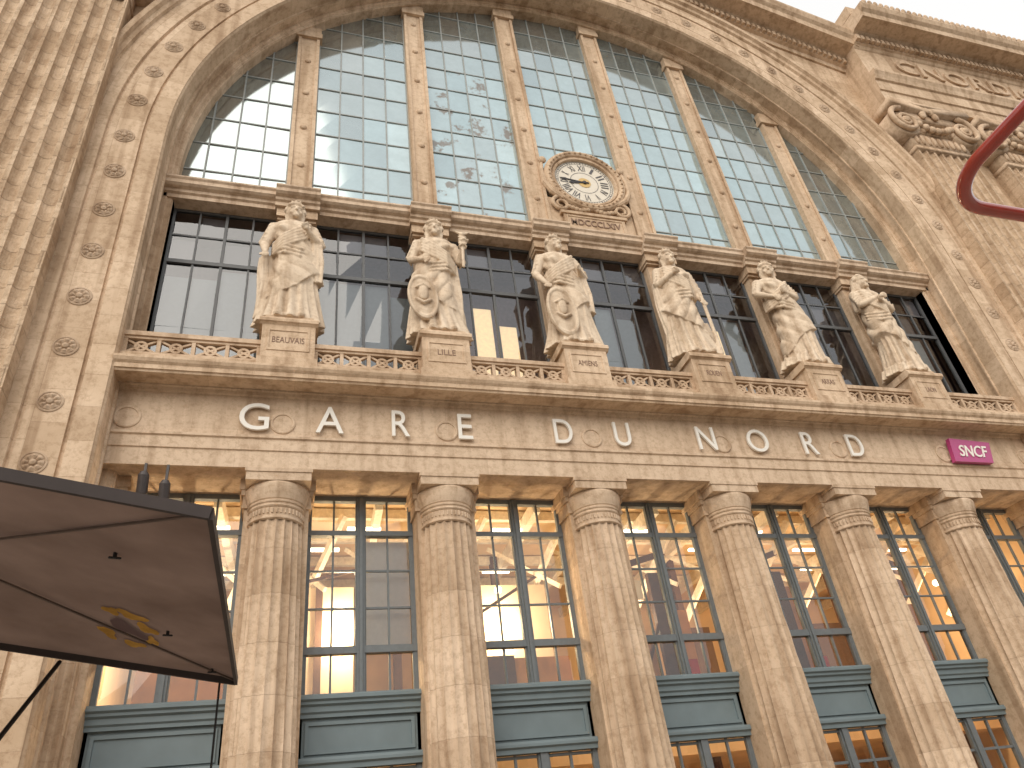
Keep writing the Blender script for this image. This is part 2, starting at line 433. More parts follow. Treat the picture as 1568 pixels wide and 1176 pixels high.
for i in range(7):
    x0=e[i]+(.55 if i>0 else .3);x1=e[i+1]-(.55 if i<6 else .3)
    mbf.box(x0,x0+.08,.78,.92,14,21.2);mbf.box(x1-.08,x1,.78,.92,14,21.2);mbf.box(x0,x1,.785,.915,21.12,21.2)
    xs=[x0+(x1-x0)*k/4 for k in range(5)]
    for k in (1,3): mbf.box(xs[k]-.03,xs[k]+.03,.80,.88,14,21.15)
    mbf.box(xs[2]-.045,xs[2]+.045,.79,.9,14,21.15)
    mbf.box(x0,x1,.805,.885,20.02,20.08)
    mbf.box(x0,x1,.77,.91,18.83,18.97)
    zz=[14,16.33,18.9,20.05,21.2]
    for j in range(4):
        for k in range(4):
            t=[rng.uniform(-.014,.014) for _ in range(4)]
            a,b=xs[j],xs[j+1]
            mbg.add([(a,.84+t[0],zz[k]),(b,.84+t[1],zz[k]),(b,.84+t[2],zz[k+1]),(a,.84+t[3],zz[k+1])],[(0,1,2,3)])
        r=rng.rand()
        a,b=xs[j]+.04,xs[j+1]-.04
        if (i,j) in ((2,1),(2,2),(4,0),(4,1)):
            mbli.box(a,b-.08,1.02,1.04,14,18.3 if j!=2 else 17.6)
        elif r<(.97 if i<2 else .66):
            g=rng.uniform(.3,.5) if i==0 else rng.uniform(.36,.7);mbl.box(a,b,.98,1.0,14,18.80-rng.choice([0,0,.4]),(g*.93,g,g*1.0))
        if rng.rand()<(.85 if i<2 else .55):
            g=rng.uniform(.14,.28) if i==0 else rng.uniform(.16,.4);zt=rng.choice([20.0,21.1]);mbl.box(a,b,.98,1.0,19.0 if zt<20.5 else 20.12,zt,(g*1.04,g*.96,g*.99))
B(mbf,"upper_window_frames",M_frame2);B(mbg,"upper_window_glass",M_glass2);B(mbl,"window_blinds",M_blind);B(mbli,"lit_window_blinds",M_litb)
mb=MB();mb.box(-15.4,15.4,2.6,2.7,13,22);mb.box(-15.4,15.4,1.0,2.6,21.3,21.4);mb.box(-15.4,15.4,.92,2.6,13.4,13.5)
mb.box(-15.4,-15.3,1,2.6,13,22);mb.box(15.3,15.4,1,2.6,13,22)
B(mb,"upper_storey_interior",M_dark)

# ---------------------------------------------------------------- main entablature
mb=MB()
mb.profx([(1.9,11.3),(0,11.3),(0,11.78),(-.04,11.8),(-.04,12.12),(-.09,12.15),(-.09,12.22),(0,12.24),(0,13.46),(-.05,13.5),(-.08,13.58),(-.14,13.6),(-.16,13.66),(.9,13.66),(1.9,13.66)],-15.4,15.4)
B(mb,"frieze",M_ent)
mb=MB()
mb.profx([(.9,13.663),(-.18,13.663),(-.2,13.6),(-.76,13.56),(-.78,13.62),(-.82,13.63),(-.82,13.76),(-.88,13.82),(-.92,13.9),(-.92,13.97),(.9,14.0)],-15.47,15.47)
mb.box(-15.4,15.4,-.62,-.2,14.0,14.27)
mb.profx([(-.2,14.27),(-.58,14.27),(-.6,14.2),(-.66,14.2),(-.66,14.02),(-.2,14.02)],-15.4,15.4)
B(mb,"main_cornice",M_plain)
mb=MB()
for x in [-15.3]+XS+[15.3]:
    if abs(x)>15: x=math.copysign(15.05,x)
    mb.lathey([(.001,-.012),(.25,-.012),(.26,-.04),(.30,-.045),(.33,-.03),(.34,.02)],x,12.66,36)
B(mb,"frieze_roundels",M_ent)
mb=MB()
for i in range(7):
    x0=e[i]+(.72 if i>0 else .0);x1=e[i+1]-(.72 if i<6 else .0)
    mb.box(x0,x1,-.55,-.25,14.88,15.02);mb.box(x0,x1,-.5,-.3,14.80,14.88);mb.box(x0,x1,-.53,-.27,14.27,14.36)
    n=4;w=(x1-x0)/n
    for k in range(n+1):
        xc=x0+k*w
        if k in (0,n): xc+= .05 if k==0 else -.05
        mb.box(xc-.05,xc+.05,-.49,-.31,14.35,14.81)
    for k in range(n):
        a=x0+k*w+.04;b=a+w-.08;c=(a+b)/2
        mb.beam((a,-.4,14.37),(b,-.4,14.79),.1,.06);mb.beam((a,-.4,14.79),(b,-.41,14.37),.1,.06)
        mb.lathey([(.10,-.35),(.10,-.46),(.17,-.46),(.17,-.35)],c,14.58,20)
B(mb,"balustrade",M_soff)
mb=MB();mbn=MB()
def text_into(mb,txt,x0,x1,z0,z1,y,depth,italic=0,fat=0):
    cu=bpy.data.curves.new("t",'FONT');cu.body=txt;cu.extrude=.5;cu.resolution_u=6;cu.offset=fat
    o=bpy.data.objects.new("t",cu);COL.objects.link(o)
    dg=bpy.context.evaluated_depsgraph_get();me=bpy.data.meshes.new_from_object(o.evaluated_get(dg))
    P=np.array([v.co[:] for v in me.vertices]);mn=P.min(0);mx=P.max(0)
    Q=(P-mn)/(mx-mn+1e-9)
    V=[(x0+(x1-x0)*q[0]+italic*q[1],y-depth*q[2],z0+(z1-z0)*q[1]) for q in Q]
    mb.add(V,[tuple(p.vertices) for p in me.polygons])
    bpy.data.objects.remove(o);bpy.data.meshes.remove(me);bpy.data.curves.remove(cu)
names=["BEAUVAIS","LILLE","AMIENS","ROUEN","ARRAS","LAON"]
for x,nm in zip(XS,names):
    mb.box(x-.72,x+.72,-.74,.4,14.0,15.45)
    mb.box(x-.80,x+.80,-.82,.4,14.0,14.28)
    mb.profx([(.4,15.45),(-.74,15.45),(-.8,15.5),(-.84,15.52),(-.84,15.62),(-.8,15.68),(-.7,15.72),(.4,15.72)],x-.8,x+.8)
    mb.box(x-.66,x+.66,-.68,.4,15.72,15.84)
    for (a,b,c,d) in ((-.57,.57,14.56,14.62),(-.57,.57,15.24,15.30),(-.57,-.51,14.62,15.24),(.51,.57,14.62,15.24)):
        mb.box(x+a,x+b,-.765,-.73,c,d)
    w=.082*len(nm)
    text_into(mbn,nm,x-w*.66,x+w*.66,14.83,15.03,-.742,.008)
B(mb,"statue_pedestals",M_plain);B(mbn,"city_names",simple("carved_letter",(.24,.15,.11),.9))
mb=MB()
for ch,cx,w in [("G",-11.98,.76),("A",-10.02,.74),("R",-8.08,.5),("E",-6.22,.42),("D",-3.2,.58),("U",-1.26,.54),("N",1.66,.64),("O",3.56,.78),("R",5.56,.52),("D",7.42,.6)]:
    text_into(mb,ch,cx-w/2,cx+w/2,12.36,13.19,-.06,.07)
B(mb,"gare_du_nord_lettering",M_letter)
mb=MB();text_into(mb,"CNORDIC",19.2,29.4,35.5,36.6,-1.76,.10,0,.01);text_into(mb,"CNORDIC",-29.4,-19.2,35.5,36.6,-1.76,.10,0,.01)
B(mb,"upper_inscription",M_soff)

# ---------------------------------------------------------------- columns
mb=MB();mbe=MB()
def column(x,y):
    n=20;k=8;N_=n*k;levels=[1.3+ (10.0-1.3)*i/16 for i in range(17)]
    rings=[]
    for z in levels:
        t=(z-1.3)/8.7;R=.83-.13*t-.02*t*t+.015*sin(pi*t)
        ring=[]
        for i in range(N_):
            a=2*pi*i/N_;ph=(i%k)/k
            rr=R-.065*sin(pi*ph)**.8
            if i%k==0: rr-=random.choice([0,0,0,.012,.02])
            ring.append((x+rr*cos(a),y+rr*sin(a),z))
        rings.append(ring)
    v=[p for r in rings for p in r];f=[];uv=[]
    off=random.uniform(0,5)
    for i in range(len(rings)-1):
        for j in range(N_):
            q=(j+1)%N_;f.append((i*N_+j,i*N_+q,(i+1)*N_+q,(i+1)*N_+j))
            u0=j/N_*5+x+off;u1=(j+1)/N_*5+x+off
            uv.append([(u0,levels[i]),(u1,levels[i]),(u1,levels[i+1]),(u0,levels[i+1])])
    mb.add(v,f,uv)
    mbe.lathe([(.66,9.95),(.71,9.98),(.71,10.02),(.675,10.05),(.675,10.28),(.70,10.30),(.72,10.33),(.70,10.36),(.70,10.40),(.73,10.42),(.74,10.46),(.71,10.49),(.74,10.52),(.79,10.68),(.82,10.82),(.825,10.90),(.80,10.965),(.5,10.97)],x,y,56)
    for i in range(40):
        a=2*pi*i/40;mbe.box(x+.69*cos(a)-.02,x+.69*cos(a)+.02,y+.69*sin(a)-.02,y+.69*sin(a)+.02,10.12,10.26)
    mbe.box(x-.81,x+.81,y-.81,y+.3,10.97,11.24);mbe.box(x-.84,x+.84,y-.84,y+.3,11.2,11.303)
    mb.lathe([(.95,.6),(.98,.75),(.95,.9),(.88,.95),(.86,1.1),(.93,1.15),(.93,1.22),(.86,1.3),(.6,1.31)],x,y,40)
    mb.box(x-1.05,x+1.05,y-1.05,y+1,0,.6)
for x in XS: column(x,.82)
B(mb,"doric_columns",M_col);B(mbe,"column_capitals",stone("capital_stone",(.59,.46,.34)),False)
mb=MB()
def pier(x0,x1,l,r):
    mb.box(x0,x1,.78,1.8,0,11.3)
    a=x0-(.1 if l else 0);b=x1+(.1 if r else 0)
    mb.box(a+.04*l,b-.04*r,.72,1.8,10.5,10.58);mb.box(a,b,.68,1.8,10.85,11.0);mb.box(a-.05*l,b+.05*r,.64,1.8,11.0,11.29);mb.box(a+.05*l,b-.05*r,.74,1.8,10.58,10.85)
for x in XS: pier(x-.81,x+.81,1,1)
pier(-15.4,-14.95,0,1);pier(14.95,15.4,1,0)
B(mb,"lower_piers",M_plain)

# ---------------------------------------------------------------- lower windows
mbf=MB();mbt=MB();mbg=MB()
for i in range(7):
    x0=e[i]+(.81 if i>0 else .45);x1=e[i+1]-(.81 if i<6 else .45)
    cx=(x0+x1)/2
    mbf.box(x0,x0+.08,1.55,1.75,.5,11.3);mbf.box(x1-.08,x1,1.55,1.75,.5,11.3);mbf.box(x0,x1,1.56,1.74,11.16,11.3)
    mbf.box(cx-.10,cx+.10,1.5,1.74,6.0,11.25);mbf.box(cx-.04,cx+.04,1.45,1.5,6.0,11.25)
    for z,h in ((10.18,.07),(7.05,.09)): mbf.box(x0,x1,1.52,1.73,z-h,z+h)
    for a,b in ((x0+.08,cx-.10),(cx+.10,x1-.08)):
        m_=(a+b)/2;mbf.box(m_-.025,m_+.025,1.6,1.68,6.0,11.2)
        for aa in (a,b-.04): mbf.box(aa,aa+.04,1.565,1.7,6.0,11.2)
        for z in (9.13,8.12): mbf.box(a,b,1.605,1.675,z-.025,z+.025)
        for (z0,z1) in ((6.05,6.98),(7.13,8.12),(8.12,9.13),(9.13,10.1),(10.26,11.2)):
            for (c,d) in ((a,m_),(m_,b)):
                t=[rng.uniform(-.006,.006) for _ in range(4)]
                mbg.add([(c,1.64+t[0],z0),(d,1.64+t[1],z0),(d,1.64+t[2],z1),(c,1.64+t[3],z1)],[(0,1,2,3)])
        for z0,z1 in ((.6,2.4),(2.4,3.5),(3.5,4.3)):
            for (c,d) in ((a,m_),(m_,b)): mbg.add([(c,1.64,z0),(d,1.645,z0),(d,1.64,z1),(c,1.636,z1)],[(0,1,2,3)])
            mbf.box(a,b,1.6,1.68,z1-.035,z1+.035)
        mbf.box(m_-.03,m_+.03,1.595,1.685,.6,4.35)
        for aa in (a,b-.05): mbf.box(aa,aa+.05,1.565,1.7,.6,4.35)
    mbf.box(cx-.10,cx+.10,1.5,1.74,.5,4.4)
    mbt.profx([(1.74,5.98),(1.3,5.98),(1.25,5.93),(1.25,5.86),(1.32,5.82),(1.32,5.76),(1.4,5.72),(1.4,5.6),(1.45,5.56),(1.45,5.48),(1.74,5.48)],x0,x1)
    mbt.profx([(1.74,4.62),(1.4,4.62),(1.38,4.56),(1.38,4.5),(1.45,4.46),(1.45,4.36),(1.74,4.36)],x0,x1)
    mbt.box(x0,x1,1.55,1.74,4.6,5.5)
    mbt.box(x0+.15,x1-.15,1.50,1.56,5.32,5.4);mbt.box(x0+.15,x1-.15,1.50,1.56,4.7,4.78)
    mbt.box(x0+.15,x0+.23,1.50,1.56,4.78,5.32);mbt.box(x1-.23,x1-.15,1.50,1.56,4.78,5.32)
    mbt.box(x0,x1,1.5,1.74,0,.6)
B(mbf,"lower_window_frames",M_frame);B(mbt,"spandrel_panels",M_teal);B(mbg,"lower_window_glass",M_glass)

# interior hall
mb=MB()
mb.box(-15.4,15.4,13.0,13.2,0,11.9);mb.box(-15.4,15.4,1.9,13.2,11.9,12.1);mb.box(-15.5,-15.4,1.8,13.2,0,12);mb.box(15.4,15.5,1.8,13.2,0,12);mb.box(-15.4,15.4,1.9,13.2,-.1,0.05)
mb.box(-15.4,15.4,6.2,13,4.6,5.0)
B(mb,"interior_hall",M_room)
mb=MB();mw=MB();ml=MB();mo=MB();mgz=MB();mcr=MB();mred=MB()
for k in range(-7,8):
    x=k*2.25+.6+random.uniform(-.3,.3)
    mb.beam((x,1.95,11.3),(x+.6,13,11.5),.22,.4)
    mb.beam((x,5.5,8.6),(x+1.4,3.2,11.5),.15,.2)
    mb.beam((x+.9,3.2,9.2),(x-.6,5.6,11.4),.10,.14)
for y in (3.6,5.4,7.4,9.6): mb.box(-15.4,15.4,y-.1,y+.1,11.55,11.85)
for k in range(9):
    x=-14.5+k*3.6
    mw.box(x,x+.25,7.2,7.45,0,11.8)
    if k%2: mw.box(x,x+2.2,9,9.1,5,9.5)
mw.box(-15.4,15.4,6.3,6.4,5.0,6.0)
for k in range(7):
    x=(e[k]+e[k+1])/2
    if k>=3:
        mo.box(x-1.6,x-.2,2.6,2.7,6.0,7.4+.4*(k%3));mo.box(x+.4,x+1.3,3.0,3.1,6.0,9.0-.7*(k%2));mw.box(x-.1,x+.25,2.4,2.6,5,9.3)
        mw.beam((x-1.5,2.6,9.4),(x+1.5,4.0,10.6),.16,.2)
        mw.box(x-1.4,x-.9,2.5,2.6,5,6.9)
        if k in (3,4): mred.box(x+.5,x+.8,2.2,2.4,6.1,6.5+.1*(k%2))
        mw.beam((x-.9,2.3,6.2),(x+.2,2.5,8.2),.08,.1);mcr.box(x-1.2,x-.5,2.2,2.25,8.4,9.0)
    if k==1: mgz.box(x+.12,x+1.36,1.95,1.97,7.1,10.1)  # plain grey sheet behind the right half of the second bay
    if k in (1,2): mcr.box(x-1.7,x+(.1 if k==1 else 1.7),4.4,4.5,5.0,9.7);mw.box(x-1.0,x-.8,4.3,4.38,5.0,9.7)
    if k==2: mo.box(x-.3,x+1.4,2.4,2.5,6,6.9);mw.box(x-1.4,x-.25,2.3,2.4,6,6.95);mw.beam((x-1.2,3.0,8.2),(x+1.4,4.1,9.9),.07,.09)
    if k==1: mw.beam((x-1.4,2.6,9.2),(x+.1,3.8,10.0),.07,.09)
    if k==0: mo.box(x-1,x+1.4,3,3.1,6,7.2)
for i in range(7):
    cx=(e[i]+e[i+1])/2
    for y,dx in ((3.4,.3),(5.0,-.8),(7.0,.9)):
        ml.box(cx+dx-.5,cx+dx+.5,y-.07,y+.07,11.1,11.18)
    ml.ell((cx-.6+.3*(i%3),4.0,9.4-.4*(i%2)),(.12,.12,.12),12,8)
    if i%2: ml.ell((cx+1.0,4.2,8.0),(.11,.11,.11),12,8)
B(mb,"interior_beams",M_beam);B(mw,"interior_partitions",M_wood);B(ml,"interior_lamps",M_lampw,True)
B(mo,"interior_panels",simple("interior_orange",(.50,.24,.09),.7,noise=.3,scale=1.5));B(mgz,"interior_screen",simple("grey_screen",(.50,.46,.43),.7,noise=.1))
B(mcr,"interior_cream_wall",simple("interior_cream",(.80,.66,.47),.8,noise=.15,scale=1.2));B(mred,"interior_red_display",simple("display_red",(.5,.04,.03),.6))
for i in range(7):
    cx=(e[i]+e[i+1])/2
    l=bpy.data.lights.new("hall_lamp",'POINT');l.energy=470 if i<4 else 380;l.color=(1,.75,.47) if i<4 else (1,.66,.36);l.shadow_soft_size=.25
    o=bpy.data.objects.new("hall_lamp_light",l);COL.objects.link(o);o.location=(cx-.2,3.9 if i<3 else 4.6,8.3);o.parent=station

# ---------------------------------------------------------------- clock
clock=empty("station_clock")
mb=MB();CZ=25.35
mb.lathey([(1.30,.58),(1.33,.48),(1.42,.46),(1.46,.52),(1.50,.42),(1.62,.36),(1.72,.40),(1.78,.5),(1.80,.9)],0,CZ,64)
for i in range(40):
    a=2*pi*i/40;mb.ell((1.60*cos(a),.36,CZ+1.60*sin(a)),(.055,.05,.055),8,6)
mb.box(-1.78,1.78,.62,.9,21.9,24.2)
mb.box(-1.5,1.5,.45,.9,21.9,22.35);mb.box(-1.3,1.3,.48,.9,22.35,23.2);mb.box(-1.42,1.42,.42,.9,23.2,23.34)
for (a,b,c,d) in ((-1.2,1.2,22.44,22.49),(-1.2,1.2,23.06,23.11),(-1.2,-1.15,22.49,23.06),(1.15,1.2,22.49,23.06)): mb.box(a,b,.45,.49,c,d)
for s in (-1,1):
    pts=[];rad=[]
    for i in range(40):
        t=i/39*2*pi*1.5;r=.42*math.exp(-.12*t)
        pts.append((s*(1.3+r*sin(t)),.5,23.75+r*cos(t)));rad.append(.09-.001*i)
    mb.tube(pts,rad,8)
    mb.tube([(s*1.2,.5,24.1),(s*1.6,.48,24.4),(s*1.85,.5,24.9),(s*1.88,.52,25.6),(s*1.78,.55,26.2)],[.12,.14,.12,.1,.07],8)
    for k in range(6):
        mb.ell((s*(.2+.16*k),.5,23.5+.05*abs(k-2)),(.12,.09,.11),8,6)
    mb.ell((s*1.75,.5,26.3),(.18,.12,.18),10,8)
mb.build("clock_surround",M_plain,clock)
mb=MB();text_into(mb,"MDCCCLXIV",-1.05,1.05,22.62,22.95,.477,.03,0,.01);mb.build("date_text",simple("carved_date",(.26,.17,.12),.9),clock)
mb=MB();mb.lathey([(.001,.60),(1.34,.60)],0,CZ,64)
mb.build("clock_face",simple("clock_face_paint",(.72,.66,.56),.5,noise=.08),clock)
mb=MB();mb.lathey([(.60,.590),(.62,.590)],0,CZ,64);mb.lathey([(1.14,.590),(1.155,.590)],0,CZ,64);mb.lathey([(1.24,.590),(1.255,.590)],0,CZ,64)
rom=["XII","I","II","III","IV","V","VI","VII","VIII","IX","X","XI"]
for i in range(12):
    a=pi/2-2*pi*i/12;nst=len(rom[i])
    tmp=MB();w=.055*nst
    text_into(tmp,rom[i],-w,w,-.17,.17,0,.006)
    V=[]
    for (x,y,z) in tmp.v:
        b=a-pi/2
        V.append((cos(b)*x-sin(b)*z+.9*cos(a),.588+y,sin(b)*x+cos(b)*z+CZ+.9*sin(a)))
    mb.add(V,tmp.f)
for i in range(60):
    a=2*pi*i/60;mb.beam((1.16*cos(a),.590,CZ+1.16*sin(a)),(1.24*cos(a),.590,CZ+1.24*sin(a)),.004,.015 if i%5 else .04)
mb.build("clock_numerals",simple("clock_numeral_paint",(.09,.085,.09),.5,noise=.05),clock)
mb=MB();mb.lathey([(.001,.584),(.28,.584)],0,CZ,40);mb.build("clock_centre",simple("clock_gold",(.62,.42,.16),.4,noise=.1),clock)
mb=MB()
def hand(ang,l,w):
    a=pi/2-ang;d=(cos(a),sin(a));q=(-d[1],d[0])
    P=[(-.2,w*.6),(l*.7,w),(l*.75,w*2),(l,0),(l*.75,-w*2),(l*.7,-w),(-.2,-w*.6)]
    v=[(d[0]*p+q[0]*k,.56,CZ+d[1]*p+q[1]*k) for p,k in P]+[(d[0]*p+q[0]*k,.58,CZ+d[1]*p+q[1]*k) for p,k in P]
    n=len(P);mb.add(v,[tuple(range(n)),tuple(range(2*n-1,n-1,-1))]+[(i,(i+1)%n,n+(i+1)%n,n+i) for i in range(n)])
hand(2*pi*(8.75/12),.72,.045);hand(2*pi*(46/60),1.1,.03);mb.ell((0,.56,CZ),(.1,.04,.1),12,8)
mb.build("clock_hands",simple("clock_hand_paint",(.02,.015,.015),.4,noise=.05),clock)

# ---------------------------------------------------------------- SNCF sign
sign=empty("railway_company_sign")
mb=MB();P=[(11.30,12.22),(13.02,12.22),(13.30,13.06),(11.5,13.16)]
v=[(x,-.28,z) for x,z in P]+[(x,-.12,z) for x,z in P]
mb.add(v,[(0,1,2,3),(7,6,5,4),(0,4,5,1),(1,5,6,2),(2,6,7,3),(3,7,4,0)])
mb.build("sign_panel",simple("magenta_enamel",(.42,.04,.18),.35,noise=.1,coat=.3),sign)
mb=MB();text_into(mb,"SNCF",11.62,12.86,12.42,12.88,-.285,.03,.14,.01);mb.build("sign_lettering",M_letter,sign)
mb=MB()
for x in (11.7,12.8): mb.box(x-.04,x+.04,-.13,.0,12.5,12.6)
mb.build("sign_brackets",M_frame,sign)

# ---------------------------------------------------------------- statues
def statue(x,idx,P):
    r=np.random.RandomState(idx*11+3);mb=MB();n=160
    ph=r.uniform(0,6);K=P.get('knee',1)
    def body_c(z): return P.get('sway',.08)*sin(pi*min(z,3.9)/3.0)
    rings=[]
    for i in range(72):
        z=3.25*i/71;t=z/3.25;ring=[]
        rx=(.70+.14*(1-t)**2.0)*(1-t)+.44*t;ry=(.50+.14*(1-t)**2)*(1-t)+.34*t
        if P.get('taper'): rx*=1-.18*(1-t)*(1 if t>.12 else 0)
        for k in range(n):
            a=2*pi*k/n
            f=.20*(1-.6*t)*(abs(sin(7.5*a+ph+.4*sin(1.4*z)+P.get('tw',.3)*z))**.6-.6)+.05*sin(19*a+2*ph+z*.8)*(1-.5*t)
            kb=.20*math.exp(-((a-(1.5*pi+K*.42))/.36)**2)*math.exp(-((z-1.65)/.6)**2)
            q=1+f+kb
            ring.append((body_c(z)+rx*q*cos(a),ry*q*sin(a),z))
        rings.append(ring)
    mb.loft(rings)
    D=P.get('dir',1);rings=[]
    for i in range(60):
        t=i/59;ring=[]
        for k in range(n):
            a=2*pi*k/n
            zb=1.25+.62*cos(a)*D+.12*sin(3*a+ph);zt=2.92+.40*cos(a)*D
            z=zb+(zt-zb)*t
            rx=.69*(1-t)+.49*t;ry=.54*(1-t)+.40*t
            g=z*1.0+.75*D*cos(a)
            f=.13*(abs(sin(4.6*g+ph+1.1*sin(a*2)))**.55-.6)+.03*sin(11*g+3*a)
            kb=.17*math.exp(-((a-(1.5*pi+K*.42))/.38)**2)*math.exp(-((z-1.7)/.55)**2)
            q=1+f+kb
            ring.append((body_c(z)+rx*q*cos(a),ry*q*sin(a),z))
        rings.append(ring)
    mb.loft(rings)
    key=[(2.9,.42,.32),(3.1,.40,.31),(3.4,.48,.36),(3.65,.56,.39),(3.85,.60,.35),(4.0,.50,.28),(4.08,.30,.21),(4.14,.15,.15),(4.3,.13,.14)]
    rings=[]
    for i in range(44):
        z=2.9+1.4*i/43
        rx=np.interp(z,[q[0] for q in key],[q[1] for q in key]);ry=np.interp(z,[q[0] for q in key],[q[2] for q in key])
        ring=[]
        for k in range(112):
            a=2*pi*k/112
            f=(.09*(abs(sin(6*a+3*z+ph))-.5)+.05*sin(17*z+6*cos(a)*D))*(1 if z<3.9 else .1)
            br=.14*(math.exp(-((a-1.5*pi-.42)/.24)**2)+math.exp(-((a-1.5*pi+.42)/.24)**2))*math.exp(-((z-3.62)/.14)**2)
            q=1+f+br
            ring.append((body_c(z)+rx*q*cos(a),ry*q*sin(a),z))
        rings.append(ring)
    mb.loft(rings)
    cx=body_c(3.9)
    for k in range(5):
        o=k*.13
        mb.tube([(cx+D*.50,.12,4.02-o*.4),(cx+D*.42,-.28,3.86-o),(cx+D*.1,-.45,3.5-o),(cx-D*.22,-.46,3.2-o*.9),(cx-D*.47,-.2,2.98-o*.8),(cx-D*.5,.1,2.95-o*.7)],[.05,.06,.055,.055,.06,.05],8)
    for k in range(3):
        mb.tube([(cx-D*.5,-.05,2.9-.13*k),(cx-D*.2,-.45,2.8-.15*k),(cx+D*.2,-.46,2.68-.15*k),(cx+D*.5,-.1,2.85-.13*k)],[.05,.06,.06,.05],8)
    ht=P.get('turn',0.);hc=Vector((cx+.02*D,-.06,4.47))
    mb.tube([(cx,0,4.0),(cx,-.02,4.3)],[.15,.13],12)
    mb.ell(tuple(hc),(.215,.25,.315),28,20)
    fd=Vector((sin(ht),-cos(ht),0));sd=Vector((cos(ht),sin(ht),0))
    def hp(s_,f_,z_): return tuple(hc+sd*s_+fd*f_+Vector((0,0,z_)))
    mb.tube([hp(0,.245,.07),hp(0,.31,-.05)],[.03,.045],8)
    mb.ell(hp(0,.2,-.22),(.1,.08,.08),12,8)
    mb.tube([hp(-.05,.25,-.13),hp(.05,.25,-.13)],[.024,.024],6)
    for s_ in (-1,1):
        mb.tube([hp(s_*.04,.25,.11),hp(s_*.15,.21,.10)],[.033,.03],6)
        mb.ell(hp(s_*.09,.20,.03),(.035,.03,.022),8,6)
        mb.ell(hp(s_*.12,.17,-.08),(.06,.06,.07),8,6)
        mb.ell(hp(s_*.215,.0,.0),(.04,.07,.09),8,6)
    for k in range(13):
        a=pi*k/12
        mb.ell(hp(.235*cos(a),.08 if 2<k<10 else -.03,.12+.23*sin(a)),(.08,.11,.075),10,8)
    mb.ell(hp(0,-.12,.05),(.25,.22,.27),16,12);mb.ell(hp(0,-.33,0),(.14,.14,.14),12,8)
    for s_ in (-1,1): mb.tube([hp(s_*.2,-.05,-.05),hp(s_*.19,-.02,-.3),hp(s_*.24,.02,-.5)],[.09,.07,.05],8)
    if P.get('crown','mural')=='mural':
        rings=[[tuple(hc+Vector((rr*cos(2*pi*k/24),rr*sin(2*pi*k/24)+.02,z))) for k in range(24)] for rr,z in ((.17,.24),(.19,.28),(.165,.31),(.18,.42),(.16,.44))]
        mb.loft(rings)
        for k in range(8):
            a=2*pi*k/8;mb.ell(tuple(hc+Vector((.155*cos(a),.155*sin(a)+.02,.45))),(.045,.045,.06),8,6)
    else:
        mb.ell(tuple(hc+Vector((0,.05,.18))),(.27,.3,.25),20,12)
        for s_ in (-1,1): mb.tube([tuple(hc+Vector((s_*.24,.08,.1))),tuple(hc+Vector((s_*.3,.1,-.3))),(cx+s_*.42,.12,3.9),(cx+s_*.5,.15,3.2)],[.1,.12,.16,.12],10)
    for s_,key_ in ((-1,'R'),(1,'L')):
        el,ha=P[key_]
        sh=Vector((cx+s_*.50,0,3.86));el=Vector(el)+Vector((cx,0,0));ha=Vector(ha)+Vector((cx,0,0))
        mb.tube([sh+Vector((-s_*.12,0,.06)),sh,sh.lerp(el,.5),el],[.14,.19,.165,.135],14)
        mb.tube([el,el.lerp(ha,.5),ha],[.135,.105,.07],12)
        for q in range(4):
            t=.15+.22*q;c=sh.lerp(el,t);mb.tube([c+Vector((s_*.10,-.14,.06)),c+Vector((s_*.17,-.04,-.12)),c+Vector((s_*.02,.12,-.27))],[.035,.05,.03],8)
        d=(ha-el).normalized();hnd=ha+d*.1
        mb.ell(tuple(hnd),(.08,.08,.1),12,8)
        w=d.cross(Vector((0,1,0.2))).normalized()
        for q in range(4):
            b0=hnd+w*(.05*(q-1.5));L_=(.15,.18,.17,.13)[q]
            mb.tube([b0,b0+d*L_*.6+Vector((0,-.03,0)),b0+d*L_+Vector((0,.0,-.03))],[.032,.03,.024],6)
        mb.tube([hnd-w*.05,hnd-w*.13+d*.06,hnd-w*.13+d*.13],[.035,.03,.025],6)
    for (mx,my,z0,z1,w) in P.get('fall',[]):
        rings=[]
        for i in range(34):
            t=i/33;z=z1+(z0-z1)*t;ring=[]
            for k in range(72):
                a=2*pi*k/72;q=1+.36*(abs(sin(4*a+ph+z*.5))**.7-.55)
                ring.append((mx+.05*sin(z*2)+w*(.75+.4*t)*q*cos(a),my+.8*w*(.75+.4*t)*q*sin(a),z))
            rings.append(ring)
        mb.loft(rings)
        for k in range(3): mb.tube([(mx+(k-1)*w*.5,my-w*.6,z1),(mx+(k-1)*w*.6+.05,my-w*.75,(z0+z1)/2),(mx+(k-1)*w*.75,my-w*.75,z0)],[.04,.05,.045],8)
    if 'shield' in P:
        sx,sz,srx,srz=P['shield'];rings=[]
        for rr,yy in ((.1,-.62),(.6,-.66),(.8,-.64),(.86,-.69),(.98,-.67),(1.0,-.58),(.9,-.48)):
            rings.append([(sx+srx*rr*cos(2*pi*k/40)-.06*sin(2*pi*k/40)*srz,yy,sz+srz*rr*sin(2*pi*k/40)) for k in range(40)])
        mb.loft(rings)
        mb.ell((sx,-.69,sz+.1),(.14,.08,.28),12,8);mb.tube([(sx-.2,-.69,sz-.15),(sx,-.73,sz-.3),(sx+.2,-.69,sz-.15)],[.05,.06,.05],8)
        mb.tube([(sx-.18,-.69,sz+.3),(sx,-.72,sz+.42),(sx+.18,-.69,sz+.3)],[.04,.05,.04],8)
